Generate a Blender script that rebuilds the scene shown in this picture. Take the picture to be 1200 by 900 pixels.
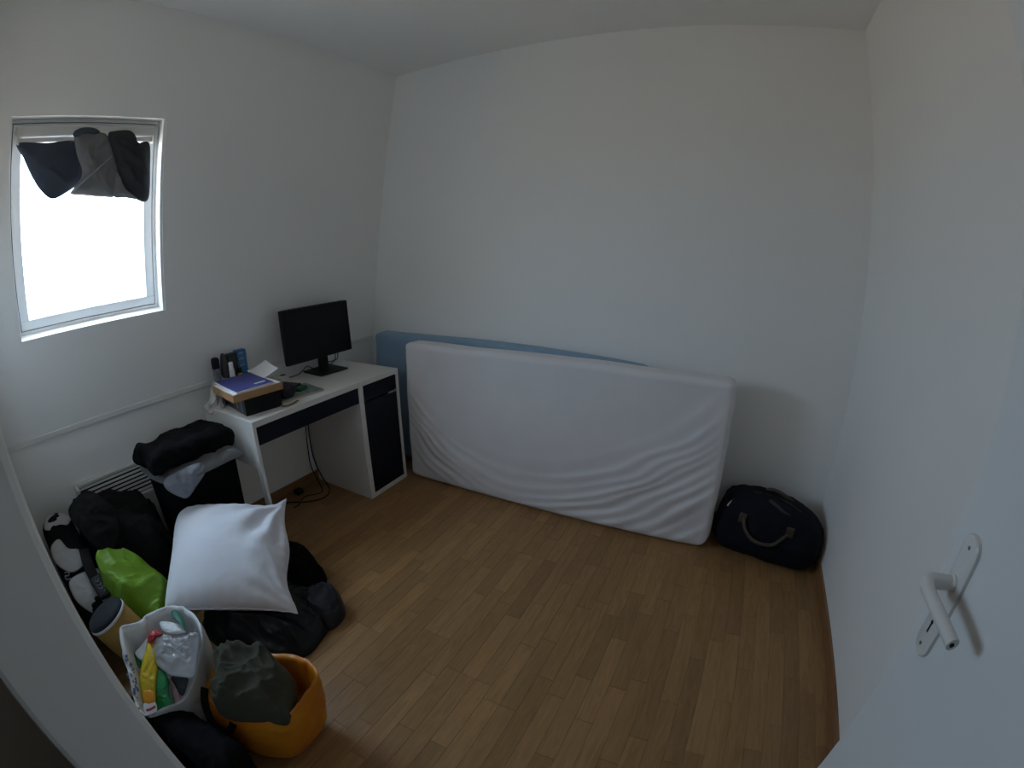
import bpy, bmesh, math, random
from mathutils import Vector, Matrix, noise
from mathutils.bvhtree import BVHTree
for o in list(bpy.data.objects): bpy.data.objects.remove(o)
S = bpy.context.scene
COL = S.collection
V = Vector
rnd = random.Random(7)

# ------------------------------------------------------------------ camera
CAM = V((2.3552, 0.0424, 1.4659))
YAW, PITCH, ROLL = -0.4691, -0.2963, -0.0018
A1, A3, A5 = 1.118040, -0.079758, 0.023768            # angle = A1 q + A3 q^3 + A5 q^5, q = radius / half width
_cy, _sy, _cp, _sp = math.cos(YAW), math.sin(YAW), math.cos(PITCH), math.sin(PITCH)
FW = V((_sy*_cp, _cy*_cp, _sp)); RT = V((_cy, -_sy, 0)); UP = RT.cross(FW)
RT, UP = math.cos(ROLL)*RT + math.sin(ROLL)*UP, -math.sin(ROLL)*RT + math.cos(ROLL)*UP
cd = bpy.data.cameras.new('camera'); cam = bpy.data.objects.new('camera', cd); COL.objects.link(cam)
cd.type = 'PANO'; cd.panorama_type = 'FISHEYE_LENS_POLYNOMIAL'
cd.sensor_fit = 'HORIZONTAL'; cd.sensor_width = 36; cd.sensor_height = 27; cd.fisheye_fov = math.radians(200)
cd.fisheye_polynomial_k0 = 0.0
K = [0.0618819323, 9.58740228e-05, -2.64432423e-05, 6.80083445e-07]
cd.fisheye_polynomial_k1, cd.fisheye_polynomial_k2, cd.fisheye_polynomial_k3, cd.fisheye_polynomial_k4 = [-k for k in K]
cd.clip_start = 0.01
m = Matrix((RT, UP, -FW)).transposed().to_4x4(); m.translation = CAM; cam.matrix_world = m
S.camera = cam

def ray(px, py):
    x, y = (px-600)/600, (450-py)/600; q = math.hypot(x, y)
    t = A1*q + A3*q**3 + A5*q**5
    return math.cos(t)*FW + math.sin(t)*(x*RT + y*UP)/max(q, 1e-9)
def plane(p, n, c):
    r = ray(*p); n = V(n); return CAM + r*((c - n.dot(CAM))/n.dot(r))
def onx(p, x): return plane(p, (1,0,0), x)
def ony(p, y): return plane(p, (0,1,0), y)
def onz(p, z): return plane(p, (0,0,1), z)

# ------------------------------------------------------------------ room measures (metres)
D, RX, H, HT, SL = 2.441, 3.030, 2.659, 0.845, 0.285
TH = math.atan2(SL, H-HT)
SU = V((math.sin(TH), 0, math.cos(TH))); SN = V((math.cos(TH), 0, -math.sin(TH))); SO = V((0,0,HT))
def slope(v, u, n=0.0): return SO + SU*u + V((0,v,0)) + SN*n
def ons(p, off=0.0): return plane(p, SN, SO.dot(SN)+off)

# ------------------------------------------------------------------ world, light, exposure
w = bpy.data.worlds.new('sky'); S.world = w; w.use_nodes = True
nt = w.node_tree; nt.nodes.clear()
out = nt.nodes.new('ShaderNodeOutputWorld'); bg = nt.nodes.new('ShaderNodeBackground')
tc = nt.nodes.new('ShaderNodeTexCoord'); sx = nt.nodes.new('ShaderNodeSeparateXYZ'); cr = nt.nodes.new('ShaderNodeValToRGB')
mr = nt.nodes.new('ShaderNodeMapRange'); mr.inputs['From Min'].default_value = -1
nt.links.new(tc.outputs['Generated'], sx.inputs[0]); nt.links.new(sx.outputs['Z'], mr.inputs['Value'])
nt.links.new(mr.outputs[0], cr.inputs[0]); nt.links.new(cr.outputs[0], bg.inputs[0]); nt.links.new(bg.outputs[0], out.inputs[0])
e = cr.color_ramp.elements
e[0].position = 0.40; e[0].color = (0.64, 0.54, 0.42, 1)      # sunlit roofs and street below
e[1].position = 0.56; e[1].color = (0.60, 0.80, 1.04, 1)        # overcast sky
bg.inputs[1].default_value = 10.3
S.view_settings.view_transform = 'Standard'; S.view_settings.look = 'None'
S.view_settings.exposure = 0.58; S.view_settings.gamma = 1.0; S.view_settings.use_curve_mapping = False
S.cycles.diffuse_bounces = 16; S.cycles.max_bounces = 24; S.cycles.transparent_max_bounces = 16
S.cycles.use_denoising = True

# ------------------------------------------------------------------ materials
MATS = {}
def mat(name, col, rough=0.6, var=0.0, vscale=8.0, bump=0.0, bscale=200.0, metal=0.0, spec=0.5, col2=None, sheen=0.0, stretch=(1,1,1), rvar=0.0):
    if name in MATS: return MATS[name]
    M = bpy.data.materials.new(name); M.use_nodes = True; n = M.node_tree.nodes; L = M.node_tree.links
    b = n['Principled BSDF']; b.inputs['Roughness'].default_value = rough; b.inputs['Metallic'].default_value = metal
    b.inputs['Specular IOR Level'].default_value = spec; b.inputs['Sheen Weight'].default_value = sheen
    c = (*col, 1)
    t = n.new('ShaderNodeTexCoord'); mp = n.new('ShaderNodeMapping'); mp.inputs['Scale'].default_value = stretch
    L.new(t.outputs['Object'], mp.inputs[0])
    nz = n.new('ShaderNodeTexNoise'); nz.inputs['Scale'].default_value = vscale; nz.inputs['Detail'].default_value = 4
    L.new(mp.outputs[0], nz.inputs['Vector'])
    r = n.new('ShaderNodeValToRGB'); L.new(nz.outputs[0], r.inputs[0]); L.new(r.outputs[0], b.inputs['Base Color'])
    r.color_ramp.elements[0].position = 0.3; r.color_ramp.elements[1].position = 0.7
    k2 = col2 or tuple(min(1, x*(1+var)) for x in col); k1 = col if col2 else tuple(x*(1-var) for x in col)
    r.color_ramp.elements[0].color = (*k1, 1); r.color_ramp.elements[1].color = (*k2, 1)
    if bump:
        n2 = n.new('ShaderNodeTexNoise'); n2.inputs['Scale'].default_value = bscale; n2.inputs['Detail'].default_value = 3
        L.new(t.outputs['Object'], n2.inputs['Vector'])
        bp = n.new('ShaderNodeBump'); bp.inputs['Strength'].default_value = bump; bp.inputs['Distance'].default_value = 0.002
        L.new(n2.outputs[0], bp.inputs['Height']); L.new(bp.outputs[0], b.inputs['Normal'])
    MATS[name] = M; return M

M_WALL = mat('white wall paint', (0.88,0.875,0.86), 0.75, 0.01, 1.5, 0.15, 90, spec=0.3)
M_CEIL = mat('white ceiling paint', (0.87,0.865,0.85), 0.85, 0.01, 1.5, 0.1, 90, spec=0.2)
M_HALL = mat('hallway paint', (0.74,0.69,0.62), 0.8, 0.03, 1.5)
M_TRIM = mat('white gloss paint', (0.76,0.75,0.72), 0.4, 0.02, 3)
M_DOOR = mat('white door paint', (0.75,0.765,0.77), 0.38, 0.015, 2, 0.05, 60)
M_HAND = mat('white plastic handle', (0.74,0.73,0.71), 0.3, 0.01)
M_BASE = mat('red brown wood skirting', (0.22,0.105,0.045), 0.45, col2=(0.30,0.15,0.065), vscale=14, stretch=(6,0.6,6))
M_PVC = mat('white window plastic', (0.80,0.82,0.84), 0.3, 0.01)
M_SEAL = mat('dark rubber seal', (0.03,0.03,0.035), 0.6)
M_BLIND = mat('grey white blind metal', (0.55,0.55,0.54), 0.4)
M_DESK = mat('white desk foil', (0.74,0.73,0.70), 0.35, 0.015, 3)
M_NAVY = mat('navy lacquer', (0.006,0.007,0.016), 0.5, 0.1, spec=0.2)
M_BLACKP = mat('black plastic', (0.007,0.007,0.008), 0.45, spec=0.25)
M_SCREEN = mat('black screen glass', (0.004,0.005,0.005), 0.25, spec=0.2)
M_RADI = mat('cream radiator enamel', (0.62,0.61,0.57), 0.4)
M_CREAM = mat('pale cotton sheet', (0.74,0.725,0.75), 0.85, 0.03, 5, 0.12, 700, sheen=0.1)
M_BLUE = mat('light blue cotton sheet', (0.25,0.38,0.52), 0.85, 0.05, 5, 0.12, 700, sheen=0.1)
M_PILLOW = mat('white cotton pillow', (0.82,0.84,0.92), 0.8, 0.01, 5, 0.1, 800, sheen=0.1)
M_BLACKF = mat('black cotton', (0.007,0.007,0.008), 0.95, 0.3, 10, 0.3, 500, spec=0.08)
M_CHAR = mat('charcoal cloth', (0.015,0.015,0.015), 0.95, 0.25, 8, 0.3, 500, spec=0.08)
M_NYLON = mat('black nylon', (0.008,0.009,0.012), 0.42, 0.2, 10, spec=0.3)
M_NAVYN = mat('navy shiny nylon', (0.009,0.013,0.024), 0.33, 0.2, 10)
M_NAVYF = mat('navy canvas', (0.0055,0.0065,0.012), 0.8, 0.25, 12, 0.3, 500, spec=0.2)
M_OLIVE = mat('olive grey cotton', (0.060,0.061,0.046), 0.9, 0.12, 8, 0.3, 500, spec=0.15)
M_GREYC = mat('mid grey cotton', (0.16,0.16,0.165), 0.9, 0.08, 10, 0.3, 500)
M_DGREY = mat('dark grey blue cotton', (0.040,0.050,0.072), 0.9, 0.2, 8, 0.3, 500)
M_PALEB = mat('pale blue grey shirt', (0.27,0.29,0.34), 0.85, 0.06, 10, 0.2, 500)
M_TEE = mat('off white jersey', (0.60,0.57,0.57), 0.85, 0.05, 10, 0.2, 500)
M_LIME = mat('lime green plastic', (0.145,0.285,0.009), 0.5, 0.12, 6)
M_ORANGE = mat('orange bag print', (0.56,0.145,0.006), 0.42, col2=(0.70,0.32,0.015), vscale=5)
M_MUST = mat('mustard paper', (0.30,0.165,0.028), 0.6, 0.1, 6)
M_WBAG = mat('white woven plastic bag', (0.66,0.66,0.66), 0.45, 0.03, 12, 0.1, 300)
M_BPRINT = mat('blue print', (0.11,0.16,0.30), 0.5, 0.2)
M_GPRINT = mat('green print', (0.010,0.10,0.062), 0.5, 0.2)
M_RED = mat('red print', (0.42,0.022,0.022), 0.35, 0.2)
M_YELL = mat('yellow foil', (0.62,0.44,0.02), 0.25, 0.12, 14)
M_GREEN = mat('green foil', (0.010,0.17,0.045), 0.25, 0.2, 14)
M_WHITE = mat('white paper', (0.80,0.80,0.82), 0.7, 0.01)
M_CARD = mat('brown cardboard', (0.40,0.235,0.11), 0.8, 0.06, 20)
M_BBOOK = mat('blue book cover', (0.045,0.045,0.20), 0.45, col2=(0.065,0.075,0.26), vscale=12)
M_BBLUE = mat('bright blue packaging', (0.02,0.13,0.32), 0.4, 0.3, 40)
M_TEAL = mat('teal magazine cover', (0.04,0.17,0.16), 0.4, col2=(0.35,0.36,0.33), vscale=28)
M_BOXART = mat('dark box art', (0.010,0.012,0.020), 0.4, col2=(0.06,0.05,0.07), vscale=30)
M_BROWNL = mat('brown leather', (0.055,0.040,0.028), 0.6, 0.2, 20)
M_CLEAR = None

# pane glass and milky plastic film
def glass(name, tint, refl, dif=0.0):
    M = bpy.data.materials.new(name); M.use_nodes = True; n = M.node_tree.nodes; L = M.node_tree.links; n.clear()
    o = n.new('ShaderNodeOutputMaterial'); t = n.new('ShaderNodeBsdfTransparent'); t.inputs[0].default_value = (*tint, 1)
    g = n.new('ShaderNodeBsdfGlossy'); g.inputs['Roughness'].default_value = 0.02 if not dif else 0.2
    lw = n.new('ShaderNodeLayerWeight'); pw = n.new('ShaderNodeMath'); pw.operation = 'POWER'; pw.inputs[1].default_value = 5.0; L.new(lw.outputs['Facing'], pw.inputs[0])
    f = n.new('ShaderNodeMath'); f.operation = 'MULTIPLY_ADD'; f.inputs[1].default_value = 0.9; f.inputs[2].default_value = refl; L.new(pw.outputs[0], f.inputs[0])
    mx = n.new('ShaderNodeMixShader'); L.new(f.outputs[0], mx.inputs[0]); L.new(t.outputs[0], mx.inputs[1]); L.new(g.outputs[0], mx.inputs[2])
    last = mx
    if dif:
        d = n.new('ShaderNodeBsdfDiffuse'); d.inputs[0].default_value = (0.75,0.75,0.78,1)
        m2 = n.new('ShaderNodeMixShader'); m2.inputs[0].default_value = dif
        L.new(mx.outputs[0], m2.inputs[1]); L.new(d.outputs[0], m2.inputs[2]); last = m2
    L.new(last.outputs[0], o.inputs[0]); return M
M_GLASS = glass('window glass', (0.97,0.985,0.98), 0.03)
M_FILM = glass('clear plastic film', (0.9,0.9,0.92), 0.10, 0.36)

# wood strips: grain along y, tone per piece
def wood():
    M = bpy.data.materials.new('oak laminate strip'); M.use_nodes = True; n = M.node_tree.nodes; L = M.node_tree.links
    b = n['Principled BSDF']; b.inputs['Roughness'].default_value = 0.42; b.inputs['Specular IOR Level'].default_value = 0.4
    t = n.new('ShaderNodeTexCoord'); oi = n.new('ShaderNodeObjectInfo')
    ad = n.new('ShaderNodeVectorMath'); ad.operation = 'ADD'; sc = n.new('ShaderNodeVectorMath'); sc.operation = 'SCALE'; sc.inputs['Scale'].default_value = 37.0
    cb = n.new('ShaderNodeCombineXYZ')
    for i in range(3): L.new(oi.outputs['Random'], cb.inputs[i])
    L.new(cb.outputs[0], sc.inputs[0]); L.new(sc.outputs[0], ad.inputs[0]); L.new(t.outputs['Object'], ad.inputs[1])
    mp = n.new('ShaderNodeMapping'); mp.inputs['Scale'].default_value = (1, 0.13, 1); L.new(ad.outputs[0], mp.inputs[0])
    nz = n.new('ShaderNodeTexNoise'); nz.inputs['Scale'].default_value = 40; nz.inputs['Detail'].default_value = 5; nz.inputs['Distortion'].default_value = 1.6
    L.new(mp.outputs[0], nz.inputs['Vector'])
    r = n.new('ShaderNodeValToRGB'); L.new(nz.outputs[0], r.inputs[0])
    r.color_ramp.elements[0].position = 0.25; r.color_ramp.elements[0].color = (0.262,0.138,0.053,1)
    r.color_ramp.elements[1].position = 0.70; r.color_ramp.elements[1].color = (0.362,0.203,0.083,1)
    hs = n.new('ShaderNodeHueSaturation'); L.new(r.outputs[0], hs.inputs['Color'])
    mr = n.new('ShaderNodeMapRange'); mr.inputs['To Min'].default_value = 0.80; mr.inputs['To Max'].default_value = 1.15
    L.new(oi.outputs['Random'], mr.inputs['Value']); L.new(mr.outputs[0], hs.inputs['Value']); L.new(hs.outputs[0], b.inputs['Base Color'])
    return M
M_WOOD = wood()

# ------------------------------------------------------------------ object helpers
ORG = {}
def link(o, label=None, cat=None, group=None, kind=None):
    if label: o['label'] = label
    if cat: o['category'] = cat
    if group: o['group'] = group
    if kind: o['kind'] = kind
    return o
def thing(name, label, cat, loc, group=None, kind=None):
    o = bpy.data.objects.new(name, None); o.empty_display_size = 0.1; COL.objects.link(o); o.location = loc; ORG[o.name] = V(loc)
    return link(o, label, cat, group, kind)
def mk(name, bm, M, parent=None, smooth=False, label=None, cat=None, group=None, kind=None, origin=None, angle=None):
    org = ORG[parent.name] if parent is not None else None
    if org is None:
        if origin is None:
            xs = [v.co for v in bm.verts]; lo = [min(c[i] for c in xs) for i in range(3)]; hi = [max(c[i] for c in xs) for i in range(3)]
            origin = V(((lo[0]+hi[0])/2, (lo[1]+hi[1])/2, lo[2]))
        org = V(origin)
    for v in bm.verts: v.co -= org
    bmesh.ops.recalc_face_normals(bm, faces=bm.faces[:])
    me = bpy.data.meshes.new(name); bm.to_mesh(me); bm.free()
    for M_ in (M if isinstance(M, (list, tuple)) else [M]): me.materials.append(M_)
    if smooth:
        for p in me.polygons: p.use_smooth = True
        if angle: me.set_sharp_from_angle(angle=math.radians(angle))
    o = bpy.data.objects.new(name, me); COL.objects.link(o)
    if parent is not None: o.parent = parent
    else: o.location = org
    ORG[o.name] = org
    return link(o, label, cat, group, kind)
def box(bm, x0, x1, y0, y1, z0, z1, bev=0.0, mtx=None):
    r = bmesh.ops.create_cube(bm, size=1.0)
    vs = r['verts']
    for v in vs: v.co = V(((x0+x1)/2 + v.co.x*(x1-x0), (y0+y1)/2 + v.co.y*(y1-y0), (z0+z1)/2 + v.co.z*(z1-z0)))
    if bev:
        es = list({e for v in vs for e in v.link_edges})
        rr = bmesh.ops.bevel(bm, geom=es, offset=bev, segments=2, affect='EDGES', profile=0.5)
        vs = list({v for f in rr['faces'] for v in f.verts} | {v for v in vs if v.is_valid})
    if mtx is not None:
        for v in vs: v.co = mtx @ v.co
    return vs
def bx(name, M, parent, x0, x1, y0, y1, z0, z1, bev=0.002, mtx=None, **kw):
    bm = bmesh.new(); box(bm, x0, x1, y0, y1, z0, z1, bev, mtx); return mk(name, bm, M, parent, **kw)
def spline(pts, n, closed=False):
    pts = [V(p) for p in pts]; N = len(pts); outp = []
    seg = N if closed else N-1
    for i in range(n):
        t = i/(n if closed else n-1)*seg; k = min(int(t), seg-1); f = t-k
        g = (lambda j: pts[j % N]) if closed else (lambda j: pts[max(0, min(N-1, j))])
        a, b, c, d = g(k-1), g(k), g(k+1), g(k+2)
        outp.append(0.5*((2*b) + (c-a)*f + (2*a-5*b+4*c-d)*f*f + (3*b-a-3*c+d)*f**3))
    return outp
def tube(bm, pts, r, n=40, seg=8, sq=1.0):
    P = spline(pts, n) if n else [V(p) for p in pts]
    rings = []; prev = V((0.13,0.31,0.94)).normalized()
    for i, p in enumerate(P):
        t = (P[min(i+1, len(P)-1)] - P[max(i-1, 0)])
        t = t.normalized() if t.length > 1e-9 else V((0,0,1))
        s = t.cross(prev); s = s.normalized() if s.length > 1e-4 else t.orthogonal().normalized()
        u = s.cross(t).normalized(); prev = u
        rr = r(i/(len(P)-1)) if callable(r) else r
        rings.append([bm.verts.new(p + s*math.cos(a)*rr + u*math.sin(a)*rr*sq) for a in [2*math.pi*k/seg for k in range(seg)]])
    for a, b in zip(rings, rings[1:]):
        for k in range(seg): bm.faces.new((a[k], a[(k+1) % seg], b[(k+1) % seg], b[k]))
    bm.faces.new(rings[0][::-1]); bm.faces.new(rings[-1])
def ribbon(bm, pts, wid, nrm, thick=0.003, n=40):
    P = spline(pts, n); rows = []
    for i, p in enumerate(P):
        t = (P[min(i+1, n-1)] - P[max(i-1, 0)]).normalized(); nn = nrm(i/(n-1)) if callable(nrm) else V(nrm)
        s = t.cross(nn).normalized(); u = s.cross(t).normalized()
        rows.append([bm.verts.new(p + s*a*wid/2 + u*b*thick/2) for a, b in ((-1,-1),(1,-1),(1,1),(-1,1))])
    for a, b in zip(rows, rows[1:]):
        for k in range(4): bm.faces.new((a[k], a[(k+1) % 4], b[(k+1) % 4], b[k]))
    bm.faces.new(rows[0][::-1]); bm.faces.new(rows[-1])
def lathe(bm, prof, c, seg=20, axis=None):
    M = (axis if axis is not None else Matrix.Identity(3)); c = V(c); rings = []
    for r, z in prof:
        rings.append([bm.verts.new(c + M @ V((r*math.cos(2*math.pi*k/seg), r*math.sin(2*math.pi*k/seg), z))) for k in range(seg)])
    for a, b in zip(rings, rings[1:]):
        for k in range(seg): bm.faces.new((a[k], a[(k+1) % seg], b[(k+1) % seg], b[k]))
    bm.faces.new(rings[0][::-1]); bm.faces.new(rings[-1])
def axis_z(d):
    return V((0,0,1)).rotation_difference(V(d).normalized()).to_matrix()
def nz(p, f, seed=0.0): return noise.noise(V(p)*f + V((seed*7.13, seed*3.7, seed*1.9)))
def ridge(p, f, seed=0.0): return 1 - 2*abs(nz(p, f, seed))
def folds(p, amp, f, seed):
    q = V(p)*f + V((seed*7.13, seed*3.7, seed*1.9))
    h = q*0.55
    q = q + 0.9*V((noise.noise(h + V((9.3,0,0))), noise.noise(h + V((0,5.7,0))), noise.noise(h + V((0,0,3.1)))))
    tot, w_, r = 0.0, 1.0, 1.0                       # ridged octaves
    for k in range(3):
        sgn = (1 - abs(noise.noise(q)))**2*r
        tot += sgn*w_; r = max(0.0, min(1.0, sgn*2.0)); w_ *= 0.505; q = q*2.05
    return amp*(tot*0.62 - 0.55)
def rbox(half, r, seg, fn=None):
    # rounded box as one closed grid surface, fn(local point, normal) -> local point
    bm = bmesh.new(); hx, hy, hz = half; nx, ny, nz_ = seg; cache = {}
    def vert(i, j, k):
        key = (i, j, k)
        if key in cache: return cache[key]
        p = V((-hx + 2*hx*i/nx, -hy + 2*hy*j/ny, -hz + 2*hz*k/nz_))
        c = V((max(-hx+r, min(hx-r, p.x)), max(-hy+r, min(hy-r, p.y)), max(-hz+r, min(hz-r, p.z))))
        d = p - c; nn = d.normalized() if d.length > 1e-9 else V((0,0,1))
        q = c + nn*r if d.length > 1e-9 else p
        if fn: q = fn(q, nn)
        cache[key] = bm.verts.new(q); return cache[key]
    def face(*ks): 
        try: bm.faces.new([vert(*k) for k in ks])
        except ValueError: pass
    for i in range(nx):
        for j in range(ny):
            for k in (0, nz_): face((i,j,k),(i+1,j,k),(i+1,j+1,k),(i,j+1,k))
        for k in range(nz_):
            for j in (0, ny): face((i,j,k),(i+1,j,k),(i+1,j,k+1),(i,j,k+1))
    for j in range(ny):
        for k in range(nz_):
            for i in (0, nx): face((i,j,k),(i,j+1,k),(i,j+1,k+1),(i,j,k+1))
    return bm
def xf(bm, mtx):
    for v in bm.verts: v.co = mtx @ v.co
    return bm
def heap(outline, z0, height, amp, f, seed, p=2.6, n=150, rows=48, smooth_out=True, zfun=None, lift=0.0):
    # soft pile of cloth: closed mesh over an outline on the ground, height may depend on the place
    P = spline([(a, b, 0) for a, b in outline], n, True) if smooth_out else [V((a,b,0)) for a, b in outline]
    n = len(P); c = sum(P, V())/n; bm = bmesh.new(); rings = []
    for i in range(rows):
        t = 1 - i/rows
        ring = []
        for q in P:
            xy = c + (q-c)*t
            h = (height(xy) if callable(height) else height)*(1-t**p)**0.6
            d = folds((xy.x, xy.y, h), amp, f, seed)*min(1, (1-t)*5+0.25)
            e = 1 + 0.5*d*(1 if t > .4 else t/.4)
            ring.append(bm.verts.new((c.x+(q.x-c.x)*t*e, c.y+(q.y-c.y)*t*e, z0 + max(0.004+lift*(1-t), h + d))))
        rings.append(ring)
    for a, b in zip(rings, rings[1:]):
        for k in range(n): bm.faces.new((a[k], a[(k+1) % n], b[(k+1) % n], b[k]))
    top = bm.verts.new(sum((v.co for v in rings[-1]), V())/n)
    for k in range(n): bm.faces.new((rings[-1][k], rings[-1][(k+1) % n], top))
    low = [bm.verts.new((v.co.x, v.co.y, z0)) for v in rings[0]]
    for k in range(n): bm.faces.new((low[k], low[(k+1) % n], rings[0][(k+1) % n], rings[0][k]))
    bm.faces.new(low[::-1])
    return bm
def puffy(pts, nrm, t, amp=0.0, f=12.0, seed=0, rows=14, n=84, back=0.4, power=2.5, smooth_out=True, bend=None):
    # cushion-like panel of cloth or film with the given outline, domed along nrm
    P = spline(pts, n, True) if smooth_out else [V(p) for p in pts]
    n = len(P); nrm = V(nrm).normalized(); c = sum(P, V())/n; bm = bmesh.new()
    def side(sgn, th):
        rings = []
        for i in range(1, rows):
            s = 1 - i/rows; ring = []
            for q in P:
                x = c + (q-c)*s
                h = th*(1-s**power)
                x2 = x + nrm*sgn*(h) + nrm*folds(x, amp, f, seed)*(1-s**6)
                ring.append(bm.verts.new(x2))
            rings.append(ring)
        return rings
    edge = [bm.verts.new(q) for q in P]
    for sgn, th in ((1, t), (-1, t*back)):
        R = [edge] + side(sgn, th)
        for a, b in zip(R, R[1:]):
            for k in range(n): bm.faces.new((a[k], a[(k+1) % n], b[(k+1) % n], b[k]))
        tp = bm.verts.new(sum((v.co for v in R[-1]), V())/n)
        for k in range(n): bm.faces.new((R[-1][k], R[-1][(k+1) % n], tp))
    if bend:
        for v in bm.verts: v.co = bend(v.co)
    return bm
def open_bag(base, rim, bulge, amp, f, seed, depth, n=72, rows=20, th=0.006, z0=0.0, rnd_out=True):
    # carrier bag: outer wall from base to rim, lip, inner wall, inner floor
    B = spline([(a, b, z0) for a, b in base], n, True); R = spline(rim, n, True); bm = bmesh.new()
    cB = sum(B, V())/n; cR = sum(R, V())/n; rings = []
    for i in range(rows+1):
        t = i/rows; ring = []; c = cB.lerp(cR, t)
        for a, b in zip(B, R):
            p = a.lerp(b, t); o = (p-c); o.z = 0; o = o.normalized() if o.length > 1e-6 else o
            k = bulge*math.sin(math.pi*min(1, t*1.02))**0.8
            base_in = -0.05*max(0, 1-t*9)**2
            p = p + o*(k + base_in + folds(p, amp, f, seed)*min(1, t*4+.1))
            p.z = max(p.z, z0)
            ring.append(p)
        rings.append(ring)
    for i in range(1, 9):
        t = i/8; ring = []
        for p in rings[rows]:
            c = V((cR.x, cR.y, p.z)); o = (c-p).normalized()
            q = p + o*(th + 0.03*t) - V((0,0,depth*t)) 
            ring.append(q)
        rings.append(ring)
    vs = [[bm.verts.new(p) for p in r] for r in rings]
    for a, b in zip(vs, vs[1:]):
        for k in range(n): bm.faces.new((a[k], a[(k+1) % n], b[(k+1) % n], b[k]))
    bm.faces.new(vs[0][::-1]); bm.faces.new(vs[-1])
    return bm

def press(bm, *objs, gap=0.0008, way=None):
    # soft things give way: points that lie inside another thing are moved out to its surface
    for o in objs:
        org = ORG[o.name]; vs = [v.co + org for v in o.data.vertices]
        t = BVHTree.FromPolygons(vs, [p.vertices[:] for p in o.data.polygons])
        lo = [min(v[i] for v in vs) for i in range(3)]; hi = [max(v[i] for v in vs) for i in range(3)]
        d = V((0.137, 0.291, 0.947)).normalized()
        for v in bm.verts:
            if any(v.co[i] < lo[i] or v.co[i] > hi[i] for i in range(3)): continue
            hits, p = 0, v.co.copy()
            while hits < 40:
                h = t.ray_cast(p, d)
                if h[0] is None: break
                hits += 1; p = h[0] + d*1e-5
            if hits % 2:
                if way is not None:
                    q = V(way).normalized(); loc = t.ray_cast(v.co, q)[0]
                else:
                    loc = t.find_nearest(v.co)[0]; q = (loc - v.co).normalized()
                if loc is None: continue
                v.co = loc + q*gap
                v.co.z = max(v.co.z, 0.0)
    return bm

# ================================================================== THE ROOM
# floor: base slab, each laminate strip a piece of its own
bm = bmesh.new(); box(bm, -0.3, 4.0, -1.6, 2.75, -0.15, -0.004)
floor = mk('floor', bm, mat('floor base', (0.16,0.09,0.04), 0.6), kind='structure', origin=(0,0,0), label='light oak laminate floor of narrow staggered strips')
strip_mesh = {}
def strip(wd, ln):
    key = (round(wd,4), round(ln,3))
    if key not in strip_mesh:
        b = bmesh.new(); g = 0.0003; e = 0.0007
        x0, x1, y0, y1 = -wd/2+g, wd/2-g, -ln/2+g, ln/2-g
        lo = [b.verts.new(p) for p in ((x0,y0,-.005),(x1,y0,-.005),(x1,y1,-.005),(x0,y1,-.005))]
        md = [b.verts.new((v.co.x, v.co.y, -e)) for v in lo]
        tp = [b.verts.new((v.co.x - e*(1 if v.co.x > 0 else -1), v.co.y - e*(1 if v.co.y > 0 else -1), 0)) for v in lo]
        for a, c in ((lo, md), (md, tp)):
            for k in range(4): b.faces.new((a[k], a[(k+1) % 4], c[(k+1) % 4], c[k]))
        b.faces.new(tp); b.faces.new(lo[::-1])
        me = bpy.data.meshes.new('plank'); b.to_mesh(me); b.free(); me.materials.append(M_WOOD); strip_mesh[key] = me
    return strip_mesh[key]
SW = RX/47; LENS = (0.30, 0.36, 0.42, 0.48, 0.54)
for i in range(47):
    y = 0.0 - rnd.choice((0, .06, .12, .18, .24, .30))
    while y < D - 0.001:
        ln = rnd.choice(LENS)
        a, b = max(y, 0.0), min(y+ln, D); y += ln
        if D - y < 0.12: b = D; y = D
        if b - a < 0.02: continue
        o = bpy.data.objects.new('plank', strip(SW, b-a)); COL.objects.link(o); o.parent = floor
        o.location = ((i+.5)*SW, (a+b)/2, 0.0); ORG[o.name] = V(o.location)

def struct(name, M, boxes, label, **kw):
    bm = bmesh.new()
    for b_ in boxes: box(bm, *b_)
    return mk(name, bm, M, kind='structure', label=label, **kw)
struct('wall_back', M_WALL, [(-0.3, RX+0.15, D, D+0.15, 0, H+0.1)], 'white painted wall behind the two mattresses')
struct('wall_right', M_WALL, [(RX, RX+0.15, -1.6, D, 0, H+0.1)], 'white painted wall beside the open door')
struct('wall_front', M_WALL, [(-0.3, 2.00, -0.033, 0.040, 0, H), (2.835, RX, -0.033, 0.040, 0, H), (2.00, 2.835, -0.033, 0.040, 2.08, H)], 'thin white partition with the doorway')
struct('ceiling', M_CEIL, [(-0.3, RX+0.15, -0.033, D+0.1, H, H+0.12)], 'white painted ceiling')
# left wall: knee wall and the inclined wall above it with the window opening
WV0, WV1, WU0, WU1 = 0.225, 0.928, 0.440, 1.322
bm = bmesh.new()
box(bm, -0.30, -0.010, -0.033, D, 0, HT)
SM = Matrix(((SN.x, 0, SU.x, SO.x), (0, 1, 0, 0), (SN.z, 0, SU.z, SO.z), (0,0,0,1)))   # local (n, v, u) -> world
T = 0.150
for (v0, v1, u0, u1) in ((-0.033, WV0, 0, 1.95), (WV1, D, 0, 1.95), (WV0, WV1, 0, WU0), (WV0, WV1, WU1, 1.95)):
    box(bm, -T, 0, v0, v1, u0-0.0, u1, 0, SM)
mk('wall_left', bm, M_WALL, kind='structure', label='white knee wall with inclined attic wall and window above')
# ledge between knee wall and inclined wall
bx('trim_1', M_TRIM, None, -0.02, 0.008, 0.041, D, HT-0.006, HT+0.022, 0.004, kind='structure', label='white painted ledge strip along the knee wall')
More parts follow.
